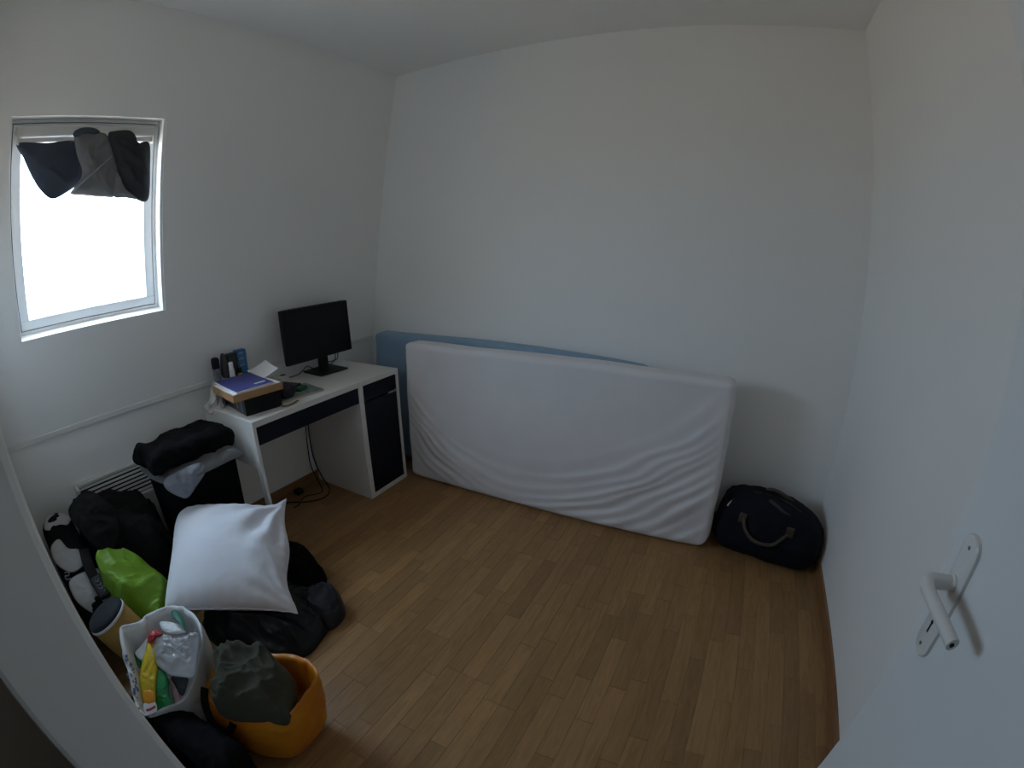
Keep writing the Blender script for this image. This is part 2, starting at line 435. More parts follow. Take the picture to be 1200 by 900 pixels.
# skirting boards
bx('baseboard_left', M_BASE, None, -0.010, 0.004, 0.041, D, 0, 0.065, 0.003, kind='structure', label='brown wooden skirting under the knee wall')
bx('baseboard_right', M_BASE, None, RX-0.014, RX, 0.75, D, 0, 0.062, 0.003, kind='structure', label='brown wooden skirting below the right wall')
bx('baseboard_back', M_BASE, None, 0.004, RX-0.014, D-0.014, D, 0, 0.062, 0.003, kind='structure', label='brown wooden skirting behind the mattresses')
# door lining
bm = bmesh.new(); box(bm, 2.00, 2.030, -0.036, 0.043, 0, 2.08, 0.006); box(bm, 2.806, 2.835, -0.036, 0.043, 0, 2.08, 0.006); box(bm, 2.00, 2.835, -0.036, 0.043, 2.05, 2.08, 0.004)
mk('trim_3', bm, mat('white lining paint', (0.88,0.88,0.86), 0.5), kind='structure', label='white painted lining of the doorway')
# hallway behind the camera
struct('wall_hall', M_HALL, [(0.9, 1.0, -1.6, -0.033, 0, 2.5), (1.0, RX, -1.6, -1.5, 0, 2.5)], 'dim beige hallway walls outside the room')
struct('ceiling_hall', M_HALL, [(0.9, RX, -1.6, -0.033, 2.5, 2.6)], 'hallway ceiling')

# ------------------------------------------------------------------ window in the inclined wall
def sbox(bm, n0, n1, v0, v1, u0, u1, bev=0.003): box(bm, n0, n1, v0, v1, u0, u1, bev, SM)
win = thing('window_1', 'white plastic window set into the inclined wall', None, slope((WV0+WV1)/2, WU0, -0.1), kind='structure')
def four(name, M, n0, n1, a, b, bw, parent):
    (v0, v1, u0, u1) = a; bm = bmesh.new()
    sbox(bm, n0, n1, v0, v1, u0, u0+b); sbox(bm, n0, n1, v0, v1, u1-b, u1)
    sbox(bm, n0, n1, v0, v0+b, u0+b, u1-b); sbox(bm, n0, n1, v1-b, v1, u0+b, u1-b)
    return mk(name, bm, M, parent)
four('window_frame', M_PVC, -0.150, -0.100, (WV0, WV1, WU0, WU1), 0.014, 0, win)
four('seal', M_SEAL, -0.148, -0.106, (WV0+0.014, WV1-0.014, WU0+0.014, WU1-0.014), 0.003, 0, win)
sash = four('sash', M_PVC, -0.145, -0.100, (WV0+0.017, WV1-0.017, WU0+0.017, WU1-0.017), 0.042, 0, win)
bm = bmesh.new(); sbox(bm, -0.138, -0.132, WV0+0.05, WV1-0.05, WU0+0.05, WU1-0.05, 0); mk('pane', bm, M_GLASS, win)
bm = bmesh.new(); sbox(bm, -0.050, -0.004, WV1-0.0125, WV1-0.0005, WU0+0.0005, WU1-0.0005, 0.002); mk('reveal_batten', bm, M_PVC, win)
pl = bpy.data.lights.new('window_portal', 'AREA'); pl.shape = 'RECTANGLE'; pl.size = WV1-WV0; pl.size_y = WU1-WU0; pl.cycles.is_portal = True
po = bpy.data.objects.new('window_portal', pl); COL.objects.link(po)
pm = Matrix((V((0,1,0)), SU, -SN)).transposed().to_4x4(); pm.translation = slope((WV0+WV1)/2, (WU0+WU1)/2, -0.16); po.matrix_world = pm
# roller blind housing at the head of the sash
bl = thing('roller_blind', 'grey white roller blind housing across the window head', 'blind', slope(0.58, 1.2, -0.07))
bm = bmesh.new(); sbox(bm, -0.100, -0.052, WV0+0.03, WV1-0.03, 1.245, 1.292, 0.008); mk('housing', bm, M_BLIND, bl)
bm = bmesh.new(); sbox(bm, -0.098, -0.066, WV0+0.035, WV1-0.028, 1.222, 1.243, 0.005); mk('bottom_rail', bm, M_BLIND, bl)
for s in (WV0+0.034, WV1-0.042):
    bm = bmesh.new(); sbox(bm, -0.100, -0.048, s, s+0.008, 1.215, 1.290, 0.002); mk('end_bracket', bm, M_BLIND, bl)
# garment hung over the blind
gm = thing('hung_garment', 'dark grey garment bunched over the window blind', 'garment', slope(0.57, 1.0, -0.04))
def pane_px(pp, off): return [ons((x/5.4545, 120+y/5.4545), off) for x, y in pp]
mk('dark_sleeve', puffy(pane_px(((112,262),(300,258),(500,255),(540,420),(500,520),(400,592),(330,617),(265,570),(205,480),(150,360)), -0.056), SN, 0.014, 0.014, 9, 3), M_DGREY, gm, True)
mk('grey_fold', puffy(pane_px(((478,215),(540,178),(630,190),(690,215),(735,340),(760,470),(740,597),(640,603),(540,596),(448,583),(500,520),(525,440),(490,330)), -0.038), SN, 0.022, 0.018, 9, 8), M_GREYC, gm, True)
mk('dark_loop', puffy(pane_px(((466,210),(480,180),(530,160),(600,163),(640,188),(610,202),(540,200),(490,222)), -0.034), SN, 0.018, 0.003, 16, 4), M_DGREY, gm, True)
mk('dark_body', puffy(pane_px(((690,205),(745,182),(830,180),(868,215),(885,255),(955,262),(960,430),(955,590),(925,636),(860,615),(800,560),(760,460),(722,330)), -0.036), SN, 0.024, 0.018, 9, 6), mat('near black jersey', (0.025,0.027,0.032), 0.9, 0.2), gm, True)
mk('pale_lining', puffy(pane_px(((735,480),(750,440),(775,500),(820,570),(880,618),(800,610),(728,600)), -0.034), SN, 0.012, 0.003, 16, 2), M_GREYC, gm, True)
bm = bmesh.new(); tube(bm, pane_px(((455,578),(540,500),(620,430),(715,345)), -0.014), 0.004, 16, 6); mk('seam', bm, M_PALEB, gm, True)

# ------------------------------------------------------------------ door leaf, opened into the room
XD = 2.761
dr = thing('door_1', 'white flush door standing open into the room', None, (XD+0.02, 0.3, 0.0), kind='structure')
bx('door_leaf', M_DOOR, dr, XD, XD+0.040, -0.066, 0.665, 0.008, 2.04, 0.002)
YP = 0.607
bm = bmesh.new()
prof = []
hw = 0.0245; zc0, zc1 = 0.942+hw, 1.157-hw
ringp = [(hw*math.cos(a), zc1 + hw*math.sin(a)) for a in [math.pi*k/12 for k in range(13)]] + [(hw*math.cos(a), zc0 + hw*math.sin(a)) for a in [math.pi + math.pi*k/12 for k in range(13)]]
lv = []
for dx, sc in ((0, 1), (-0.006, 1), (-0.0085, 0.88)):
    lv.append([bm.verts.new((XD+dx, YP + y*sc, (z-1.05)*(1 if sc == 1 else 0.985) + 1.05)) for y, z in ringp])
for a, b in zip(lv, lv[1:]):
    for k in range(len(a)): bm.faces.new((a[k], a[(k+1) % len(a)], b[(k+1) % len(a)], b[k]))
bm.faces.new(lv[0][::-1]); bm.faces.new(lv[-1])
plate = mk('handle_plate', bm, M_HAND, dr, True, angle=40)
bm = bmesh.new(); tube(bm, [(XD-0.006,YP,1.078),(XD-0.03,YP,1.078),(XD-0.048,YP-0.001,1.078),(XD-0.057,YP-0.012,1.078),(XD-0.058,YP-0.035,1.078),(XD-0.055,YP-0.075,1.077),(XD-0.049,YP-0.125,1.074)], lambda t: 0.0105 + 0.0022*math.sin(min(1, t*1.6)*math.pi) - 0.0008*t, 44, 14)
lev = mk('lever', bm, M_HAND, dr, True, angle=50)
bm = bmesh.new(); lathe(bm, [(0.013,0),(0.013,0.004),(0.011,0.006)], (XD-0.008,YP,1.078), 20, axis_z((-1,0,0))); mk('collar', bm, M_HAND, lev, True, angle=40)
bm = bmesh.new(); lathe(bm, [(0.0035,0),(0.0035,0.001)], (XD-0.051,YP-0.1262,1.0745), 12, axis_z((0,-1,0))); mk('end_screw', bm, M_BLACKP, lev)
bm = bmesh.new(); lathe(bm, [(0.0036,0),(0.0036,0.0008)], (XD-0.0085,YP,1.004), 14, axis_z((-1,0,0))); box(bm, XD-0.0093, XD-0.0085, YP-0.0020, YP+0.0020, 0.985, 1.004); mk('keyhole', bm, M_BLACKP, plate)
for z in (0.962, 1.137):
    bm = bmesh.new(); lathe(bm, [(0.0032,0),(0.0032,0.0008)], (XD-0.0085,YP,z), 12, axis_z((-1,0,0))); mk('screw', bm, mat('dull steel', (0.25,0.25,0.25), 0.4, metal=0.8), plate)

# ------------------------------------------------------------------ desk
DX0, DX1, DY0, DY1 = 0.012, 0.512, 1.069, 2.119
dk = thing('desk', 'white writing desk with navy drawers and cupboard', 'desk', (0.26, 1.6, 0))
desktop = bx('desktop', M_DESK, dk, DX0, DX1, DY0, DY1, 0.719, 0.750, 0.002)
bx('side_panel', M_DESK, dk, DX0+0.03, DX1-0.035, DY0+0.001, DY0+0.017, 0.505, 0.719, 0.001)
bx('leg', M_DESK, dk, DX1-0.037, DX1, DY0, DY0+0.018, 0, 0.719, 0.0015)
bx('leg', M_DESK, dk, DX0, DX0+0.037, DY0, DY0+0.018, 0, 0.719, 0.0015)
bx('cabinet_side', M_DESK, dk, DX0, DX1, 1.770, 1.806, 0, 0.719, 0.0015)
bx('cabinet_side', M_DESK, dk, DX0, DX1, DY1-0.024, DY1, 0, 0.719, 0.0015)
bx('cabinet_floor', M_DESK, dk, DX0, DX1, 1.806, DY1-0.024, 0, 0.028, 0.001)
bx('back_panel', M_DESK, dk, DX0+0.001, DX0+0.012, DY0+0.018, 1.770, 0.50, 0.719, 0.0)
bx('drawer_tray', M_DESK, dk, DX0+0.05, DX1-0.02, DY0+0.03, 1.76, 0.634, 0.71, 0.0)
bx('drawer', M_NAVY, dk, DX1-0.018, DX1-0.002, DY0+0.019, 1.768, 0.628, 0.7175, 0.001)
bx('drawer', M_NAVY, dk, DX1-0.018, DX1-0.002, 1.808, DY1-0.026, 0.626, 0.7175, 0.001)
dd = bx('cabinet_door', M_NAVY, dk, DX1-0.018, DX1-0.002, 1.808, DY1-0.026, 0.030, 0.612, 0.001)
bx('grip', mat('grey grip', (0.3,0.3,0.32), 0.5), dd, DX1-0.016, DX1-0.001, 2.02, 2.085, 0.612, 0.622, 0.001)

# power leads below the desk
bm = bmesh.new(); tube(bm, [onx((361,497),0.10), onx((363,515),0.10), onx((368,538),0.10), onx((377,558),0.10), onz((386,573),0.006), onz((380,583),0.006), onz((360,588),0.006), onz((338,589),0.006), onz((333,594),0.006)], 0.0042, 60, 8)
mk('power_lead', bm, M_BLACKP, None, True, label='black lead hanging below the desk drawer to the floor', cat='cable', group='leads under the desk')
bm = bmesh.new(); tube(bm, [onx((358,498),0.10), onx((360,520),0.10), onx((364,545),0.10), onx((372,562),0.10), onz((378,575),0.005), onz((370,579),0.005), onz((360,581),0.005), onz((354,585),0.010), onz((351,591),0.016), onz((344,595),0.006)], 0.0036, 60, 8)
mk('power_lead', bm, M_BLACKP, None, True, label='thin black lead looped on the floor under the desk', cat='cable', group='leads under the desk')
bm = bmesh.new(); q = onz((350,578), 0); box(bm, q.x-0.02, q.x+0.03, q.y-0.025, q.y+0.025, 0.0, 0.03, 0.005); mk('power_plug', bm, M_BLACKP, label='black power adapter lying on the floor under the desk', cat='plug')

# ------------------------------------------------------------------ monitor
MX = 0.175
mo = thing('monitor', 'black flat computer monitor on a square foot', 'monitor', (0.11, 1.85, 0.75))
TM = Matrix.Translation((MX, 1.79, 1.017)) @ Matrix.Rotation(math.radians(-2), 4, 'Z') @ Matrix.Rotation(math.radians(-3), 4, 'Y')
mk('casing', xf(rbox((0.016, 0.248, 0.158), 0.006, (4, 20, 14)), TM), M_BLACKP, mo, True, angle=50)
bm = bmesh.new(); box(bm, 0.0155, 0.0168, -0.236, 0.236, -0.140, 0.147, 0, TM); mk('screen', bm, M_SCREEN, mo)
bm = bmesh.new(); box(bm, 0.0160, 0.0172, 0.200, 0.206, -0.152, -0.149, 0, TM); mk('power_button', bm, mat('grey button', (0.1,0.1,0.1), 0.4), mo)
bm = bmesh.new(); box(bm, MX-0.075, MX-0.045, 1.83, 1.895, 0.765, 1.02, 0.006); box(bm, MX-0.05, MX-0.015, 1.82, 1.905, 0.95, 1.07, 0.006); mk('neck', bm, M_BLACKP, mo)
bm = bmesh.new(); box(bm, -0.10, 0.10, -0.105, 0.105, 0, 0.012, 0.004, Matrix.Translation((0.125,1.865,0.75)) @ Matrix.Rotation(math.radians(-4),4,'Z')); mk('foot', bm, M_BLACKP, mo)
for k, (a, b) in enumerate(((0.0,0.03),(0.02,0.05))):
    bm = bmesh.new(); tube(bm, [(MX-0.02,1.90+a,0.90),(MX-0.03,1.94+a,0.86),(MX-0.03,1.935+a,0.81),(MX-0.05,1.90,0.78+a),(MX-0.09,1.88,0.79)], 0.003, 30, 6); mk('monitor_cable', bm, M_BLACKP, mo, True)
bm = bmesh.new(); tube(bm, [(0.09,1.80,0.775),(0.08,1.76,0.80),(0.07,1.73,0.78),(0.05,1.70,0.757),(0.04,1.62,0.756)], 0.003, 30, 6); mk('monitor_cable', bm, M_BLACKP, mo, True)

# ------------------------------------------------------------------ things on the desk
TB = Matrix.Translation((0.283, 1.225, 0.75)) @ Matrix.Rotation(math.radians(-9), 4, 'Z')
kb = thing('storage_box', 'black printed box standing on the desk corner', 'box', (0.255,1.205,0.75))
bm = bmesh.new(); box(bm, -0.15, 0.15, -0.098, 0.098, 0.0, 0.085, 0.002, TB); box_body = mk('box_body', bm, mat('black box', (0.007,0.007,0.008), 0.5, spec=0.2), kb)
bm = bmesh.new(); box(bm, -0.145, 0.145, -0.0992, -0.0978, 0.004, 0.081, 0, TB); art = mk('printed_side', bm, M_BOXART, kb)
for x0, x1, z0, z1, M in ((0.03,0.05,0.02,0.07,M_CARD),(0.075,0.09,0.01,0.08,M_BBLUE),(0.10,0.105,0.01,0.075,M_BLIND),(-0.03,-0.01,0.03,0.06,M_RED)):
    bm = bmesh.new(); box(bm, x0, x1, -0.0996, -0.099, z0, z1, 0, TB); mk('print', bm, M, art)
TC = Matrix.Translation((0.300, 1.195, 0.836)) @ Matrix.Rotation(math.radians(-7), 4, 'Z')
kc = thing('cardboard_tray', 'shallow brown cardboard tray on the black box', 'tray', (0.275,1.19,0.836))
bm = bmesh.new(); box(bm, -0.138, 0.138, -0.132, 0.132, 0.0, 0.003, 0, TC); mk('tray_floor', bm, M_CARD, kc)
for a in ((-0.138,0.138,-0.134,-0.131),(-0.138,0.138,0.131,0.134),(-0.140,-0.137,-0.134,0.134),(0.137,0.140,-0.134,0.134)):
    bm = bmesh.new(); box(bm, a[0], a[1], a[2], a[3], 0.0, 0.034, 0.0, TC); mk('tray_side', bm, M_CARD, kc)
def sheet(name, cx, cy, sx_, sy_, z0, z1, rz, curl, M, label, cat, parent=None, group=None):
    bm = bmesh.new(); n_ = 12; mt = Matrix.Translation((cx, cy, 0)) @ Matrix.Rotation(rz, 4, 'Z'); L_ = []
    for zz, tp in ((z0, 0), (z1, 1)):
        L_.append([[bm.verts.new(mt @ V((sx_*(i/n_-.5), sy_*(j/n_-.5), zz + curl(i/n_, j/n_)))) for j in range(n_+1)] for i in range(n_+1)])
    for g in L_:
        for i in range(n_):
            for j in range(n_): bm.faces.new((g[i][j], g[i+1][j], g[i+1][j+1], g[i][j+1]))
    A, B = L_
    for i in range(n_):
        bm.faces.new((A[i][0],A[i+1][0],B[i+1][0],B[i][0])); bm.faces.new((A[i][n_],A[i+1][n_],B[i+1][n_],B[i][n_]))
        bm.faces.new((A[0][i],A[0][i+1],B[0][i+1],B[0][i])); bm.faces.new((A[n_][i],A[n_][i+1],B[n_][i+1],B[n_][i]))
    return mk(name, bm, M, parent, True, angle=30, label=label, cat=cat, group=group)
sheet('paper_stack', 0.300, 1.195, 0.266, 0.252, 0.8395, 0.872, math.radians(-7), lambda a, b: 0.0, M_WHITE, 'stack of white paper filling the cardboard tray', 'paper')
bk = thing('blue_book', 'blue covered softback book lying on the paper stack', 'book', (0.28,1.185,0.87))
sheet('pages', 0.300, 1.182, 0.262, 0.205, 0.8725, 0.880, math.radians(-5), lambda a, b: 0.010*(1-a)**2, M_WHITE, None, None, bk)
bc = sheet('cover', 0.298, 1.184, 0.258, 0.203, 0.8805, 0.8815, math.radians(-5), lambda a, b: 0.010*(1-a)**2, M_BBOOK, None, None, bk)
bm = bmesh.new(); box(bm, 0.07, 0.085, 0.02, 0.08, 0.0, 0.0008, 0, Matrix.Translation((0.298,1.184,0.8818)) @ Matrix.Rotation(math.radians(-5),4,'Z')); mk('cover_print', bm, M_WHITE, bc)
sheet('folded_paper', 0.225, 1.347, 0.19, 0.115, 0.8735, 0.8743, math.radians(-14), lambda a, b: 0.045*max(0, b-.15)**1.3 + 0.015*(1-a)**2, M_WHITE, 'folded white sheet sticking up behind the blue book', 'paper')
# toiletries behind the box
BODY = {}
def bottle(name, x, y, prof, M, capM, cap, label, cat, z0=0.75, sq=1.0):
    b = thing(name, label, cat, (x,y,z0)); bm = bmesh.new(); lathe(bm, prof, (x,y,z0), 18); BODY[name] = mk('body', bm, M, b, True, angle=40)
    if cap: bm = bmesh.new(); lathe(bm, cap, (x,y,z0), 18); mk('cap', bm, capM, b, True, angle=40)
    return b
bottle('deodorant_can', 0.105, 1.140, [(0.021,0),(0.022,0.01),(0.022,0.185),(0.019,0.193)], mat('silver blue can', (0.05,0.05,0.07), 0.35, col2=(0.25,0.25,0.28), vscale=45), M_NAVY, [(0.0195,0.192),(0.022,0.195),(0.022,0.235),(0.018,0.247),(0.008,0.25)], 'navy capped deodorant can behind the white shirt', 'can')
bottle('spray_bottle', 0.090, 1.195, [(0.022,0),(0.023,0.02),(0.023,0.15),(0.019,0.20),(0.015,0.235),(0.008,0.257)], mat('dark grey bottle', (0.03,0.03,0.033), 0.3), M_BLACKP, None, 'dark grey rounded bottle beside the deodorant can', 'bottle')
bottle('white_tube', 0.118, 1.222, [(0.012,0),(0.015,0.01),(0.015,0.17),(0.013,0.175)], M_HAND, M_WHITE, [(0.013,0.174),(0.013,0.205),(0.011,0.207)], 'slim white tube in front of the black carton', 'tube')
bottle('yellow_bottle', 0.112, 1.274, [(0.014,0),(0.015,0.006),(0.015,0.125),(0.010,0.138)], mat('yellow label', (0.42,0.33,0.01), 0.4), M_BLACKP, [(0.010,0.137),(0.0115,0.139),(0.0115,0.162),(0.010,0.164)], 'small yellow bottle with black cap behind the papers', 'bottle')
bx('black_carton', mat('black carton', (0.012,0.012,0.014), 0.5, 0.3), None, 0.042, 0.090, 1.228, 1.282, 0.75, 0.992, 0.002, label='black carton between the bottles and the blue packet', cat='carton')
bp = thing('blue_packet', 'upright bright blue packet at the back of the desk', 'packet', (0.10, 1.345, 0.75))
bx('packet_body', M_BBLUE, bp, 0.040, 0.085, 1.286, 1.345, 0.75, 1.000, 0.004)
for z in (0.98, 0.95, 0.915): bx('print', M_PALEB, bp, 0.0845, 0.0856, 1.296, 1.325, z, z+0.006, 0)
# white shirt slumped over the back corner
sh = thing('white_shirt', 'crumpled off white shirt slumped over the desk corner', 'shirt', (0.13,1.10,0.75))
bm = puffy([onx((238,478),0.08), onx((247,486),0.14), onx((256,484),0.16), onx((266,478),0.15), onx((262,463),0.12), onx((266,448),0.10), onx((272,440),0.08), onx((262,437),0.08), onx((252,441),0.08), onx((247,455),0.08), onx((246,468),0.09)], (1,-0.6,0.2), 0.035, 0.060, 14, 4, rows=20, n=110)
tray_block = bx('tray_block', M_CARD, None, 0.16, 0.44, 1.06, 1.33, 0.836, 0.87, 0)
press(bm, box_body, tray_block, BODY['deodorant_can'], BODY['spray_bottle'], desktop)
bpy.data.objects.remove(tray_block)
mk('shirt_body', bm, M_TEE, sh, True)
# magazines and small dark items
def slab(name, px, sx_, sy_, z0, z1, rz, M, label, cat, parent=None, bev=0.001):
    bm = bmesh.new(); c = px; box(bm, -sx_/2, sx_/2, -sy_/2, sy_/2, z0, z1, bev, Matrix.Translation((c[0], c[1], 0)) @ Matrix.Rotation(math.radians(rz), 4, 'Z'))
    return mk(name, bm, M, parent, label=label, cat=cat)
mg = thing('magazine', 'teal covered magazine on the desk beside the box', 'magazine', (0.33,1.47,0.75))
slab('pages', (0.335,1.455), 0.20, 0.265, 0.7505, 0.760, -9, mat('magazine pages', (0.5,0.42,0.33), 0.8), None, None, mg)
slab('cover', (0.335,1.455), 0.202, 0.267, 0.760, 0.7615, -9, M_TEAL, None, None, mg)
slab('notebook', (0.225,1.452), 0.16, 0.16, 0.7625, 0.778, 14, mat('dark notebook cover', (0.03,0.022,0.024), 0.6, 0.4, 30), 'dark notebook lying across the teal magazine', 'notebook')
mk('dark_pouch', xf(rbox((0.050,0.048,0.034), 0.030, (18,16,12), lambda p, n_: p + n_*folds(p, 0.006, 20, 3)), Matrix.Translation((0.362,1.378,0.793))), mat('dark violet cloth', (0.018,0.014,0.022), 0.8), None, True, label='small dark round pouch in front of the notebook', cat='pouch')
mk('green_sponge', xf(rbox((0.02,0.035,0.011), 0.008, (8,10,6)), Matrix.Translation((0.350,1.495,0.7715)) @ Matrix.Rotation(0.3,4,'Z')), mat('green plastic', (0.012,0.12,0.06), 0.5), None, True, label='small green object on the teal magazine', cat='sponge')
bm = bmesh.new(); ribbon(bm, [onz(p, 0.754) for p in ((325,472),(332,476),(341,474),(349,469))], 0.012, (0,0,1), 0.004, 20); mk('brown_strap', bm, mat('tan strap', (0.22,0.15,0.05), 0.6), label='short tan strap lying by the desk edge', cat='strap')
bm = bmesh.new(); box(bm, 0.03, 0.09, 1.545, 1.61, 0.75, 0.785, 0.004); wb = mk('white_adapter', bm, M_HAND, label='white plug adapter at the back of the desk', cat='adapter')
bm = bmesh.new(); box(bm, 0.05, 0.07, 1.57, 1.60, 0.785, 0.789, 0.001); mk('socket', bm, M_BLACKP, wb)

# ------------------------------------------------------------------ mattresses
ML, MH, MT = 1.905, 0.90, 0.14
def sag(s, t):
    d = 0.0
    s += 0.025*noise.noise(V((s*5, t*5, 4))); t += 0.02*noise.noise(V((s*4, t*6, 9)))
    g = (1.75 if s > .40 else 2.9)*(s-.40)**2
    for c, a, wd in ((0.03,.8,.022),(0.085,1.1,.026),(0.15,.8,.034),(0.235,.7,.030),(0.34,.35,.05),(-0.05,1.0,.030),(-0.13,1.3,.030),(-0.23,1.2,.036),(-0.34,1.0,.034),(-0.45,.8,.034)):
        x = (t - g - c)/wd
        side = min(1, abs(s-.40)*2.0 + 0.65 - 1.0*max(0, t-.45)*(1-abs(s-.5)*1.2))
        if -6 < x < 3:
            prof = math.exp(-x*x*1.6) if x > 0 else math.exp(-x*x*0.28)
            d += a*prof*max(0, side)*max(0.1, 0.65+0.8*noise.noise(V((s*3.5, c*17, 3))))
    return d
def cream(p, n_):
    s, t = p.x/ML + .5, p.z/MH + .5
    q = p.copy()
    if n_.y < -0.2 or p.y < -MT*0.2:
        k = min(1, (0.5 - abs(s-.5))*14)*min(1, (1-t)*9)*min(1, t*16+.15)
        q.y -= 0.017*sag(s, t)*k + 0.010*math.sin(math.pi*s)*math.sin(math.pi*t)*k
    q.y += 0.004*nz(p, 5, 2); q.x += n_.x*0.006*nz(p, 9, 4)
    # softened corners, lower far corner rounder, upper edge a little wavy
    cx, cz = abs(s-.5)*2, t
    rr = 0.10 if (s > .5 and t < .5) else 0.045
    dx, dz = max(0, abs(p.x) - (ML/2-rr)), max(0, abs(p.z) - (MH/2-rr))
    L_ = math.hypot(dx, dz)
    if dx > 0 and dz > 0 and L_ > rr*0.999:
        f = rr/L_; q.x = math.copysign(ML/2-rr + dx*f, p.x); q.z = math.copysign(MH/2-rr + dz*f, p.z)
    if t > .9: q.z += 0.008*nz((s*3,0,0), 1.5, 3)
    if s > .85: q.z += 0.0
    return q
bm = rbox((ML/2, MT/2, MH/2), 0.035, (200, 12, 120), cream)
lean = math.radians(1.5)
xf(bm, Matrix.Translation((1.478, 2.206, 0.0)) @ Matrix.Rotation(math.radians(-0.5), 4, 'Z') @ Matrix.Rotation(-lean, 4, 'X') @ Matrix.Translation((0,0,MH/2)))
zmin = min(v.co.z for v in bm.verts)
for v in bm.verts: v.co.z -= zmin
mk('mattress', bm, M_CREAM, None, True, label='single mattress in a loose off-white fitted sheet leaning upright', cat='mattress')
def bluefn(p, n_):
    q = p.copy(); s, t = p.x/1.92+.5, p.z/0.9+.5
    if p.y < 0: q.y -= folds(p, 0.012, 5, 3)*min(1, (0.5-abs(s-.5))*12)
    if s < 0.12: q.x += 0.012*nz(p, 8, 3)
    q.z += 0.012*nz((s*2,0,0), 1.4, 8)*(t > .8) - 0.075*max(0, s-.62)**1.5*t*2
    rr = 0.14 if (s > .5 and t > .5) else 0.075; dx, dz = max(0, abs(p.x)-(0.96-rr)), max(0, abs(p.z)-(0.45-rr)); L_ = math.hypot(dx, dz)
    if dx > 0 and dz > 0 and L_ > rr*.999: f = rr/L_; q.x += math.copysign(0.96-rr+dx*f, p.x) - p.x; q.z += math.copysign(0.45-rr+dz*f, p.z) - p.z
    return q
bm = rbox((0.96, 0.052, 0.45), 0.028, (90, 8, 50), bluefn)
xf(bm, Matrix.Translation((1.075, 2.367, 0.0)) @ Matrix.Rotation(math.radians(0.6), 4, 'Y') @ Matrix.Rotation(-math.radians(0.5), 4, 'X') @ Matrix.Translation((0,0,0.455)))
zmin = min(v.co.z for v in bm.verts)
for v in bm.verts: v.co.z -= zmin
mk('mattress', bm, M_BLUE, None, True, label='single mattress in a light blue sheet behind the off-white one', cat='mattress')

# ------------------------------------------------------------------ duffel bag and wall socket in the far corner
du = thing('duffel_bag', 'dark navy duffel bag with brown handles on the floor', 'bag', (2.74,2.23,0))
TD = Matrix.Translation((2.735, 2.235, 0.165)) @ Matrix.Rotation(math.radians(-14), 4, 'Z')
def duf(p, n_):
    s = p.x/0.27
    k = 1 - 0.16*max(0, s)**2 - 0.10*max(0, -s)**2
    z = (p.z+0.165)*(1 - 0.26*max(0, s+0.1)**1.5 - 0.07*max(0, -s-.2)) - 0.165
    q = V((p.x, p.y*k*(1 - 0.22*(p.z > 0)*p.z/0.165), z)) + n_*folds(p, 0.016, 6, 3)
    q.z = max(q.z, -0.165); return q
mk('body', xf(rbox((0.285, 0.165, 0.165), 0.110, (52, 32, 32), duf), TD), M_NAVYF, du, True)
def dpt(x, y, z): return TD @ V((x, y, z))
bm = bmesh.new(); tube(bm, [dpt(-0.125,-0.140,0.075), dpt(-0.105,-0.172,0.035), dpt(-0.055,-0.186,-0.005), dpt(0.0,-0.190,-0.012), dpt(0.055,-0.182,0.0), dpt(0.09,-0.160,0.035), dpt(0.115,-0.138,0.062)], 0.010, 40, 10)
hd = mk('handle', bm, M_BROWNL, du, True)
for x in (-0.13, 0.115):
    bm = bmesh.new(); box(bm, x-0.020, x+0.020, -0.152, -0.128, 0.045, 0.092, 0.005, TD); mk('handle_tab', bm, M_BROWNL, hd)
bm = bmesh.new(); tube(bm, [dpt(-0.09,0.06,0.135), dpt(-0.05,0.03,0.175), dpt(0.0,0.02,0.18), dpt(0.07,0.03,0.15), dpt(0.11,0.05,0.11)], 0.009, 30, 10); mk('handle', bm, M_BROWNL, du, True)
bm = bmesh.new(); ribbon(bm, [dpt(-0.21,-0.01,0.135), dpt(-0.1,-0.02,0.164), dpt(0.02,-0.02,0.164), dpt(0.13,-0.02,0.128), dpt(0.21,-0.01,0.07)], 0.016, TD.to_3x3() @ V((0,0,1)), 0.006, 30); mk('zip', bm, M_BLACKP, du)
for k in (0, 1):
    bm = bmesh.new(); ribbon(bm, [dpt(-0.226+0.024*k,-0.112,0.092), dpt(-0.214+0.024*k,-0.092,0.120), dpt(-0.200+0.024*k,-0.060,0.142)], 0.009, TD.to_3x3() @ V((-0.5,-0.5,0.7)), 0.006, 12); mk('pale_stripe', bm, mat('pale tape', (0.5,0.5,0.5), 0.6), du)
bm = bmesh.new(); ribbon(bm, [dpt(-0.03,-0.06,0.162), dpt(0.02,-0.085,0.155), dpt(0.06,-0.09,0.138), dpt(0.13,-0.06,0.118)], 0.018, TD.to_3x3() @ V((0,-0.3,1)), 0.005, 20); mk('strap', bm, mat('grey webbing', (0.04,0.04,0.045), 0.7), du)
so = thing('wall_socket', 'white wall socket above the duffel bag', 'socket', (2.90, D, 0.2))
bx('plate', M_HAND, so, 2.862, 2.942, D-0.010, D+0.001, 0.125, 0.205, 0.003)
bm = bmesh.new(); lathe(bm, [(0.022,0),(0.022,0.002)], (2.902, D-0.0105, 0.165), 20, axis_z((0,-1,0))); mk('insert', bm, mat('grey insert', (0.4,0.4,0.4), 0.5), so)
bm = bmesh.new(); box(bm, 2.885, 2.915, D-0.045, D-0.010, 0.150, 0.182, 0.004); mk('plug', bm, M_BLACKP, label='black plug pushed into the wall socket', cat='plug')

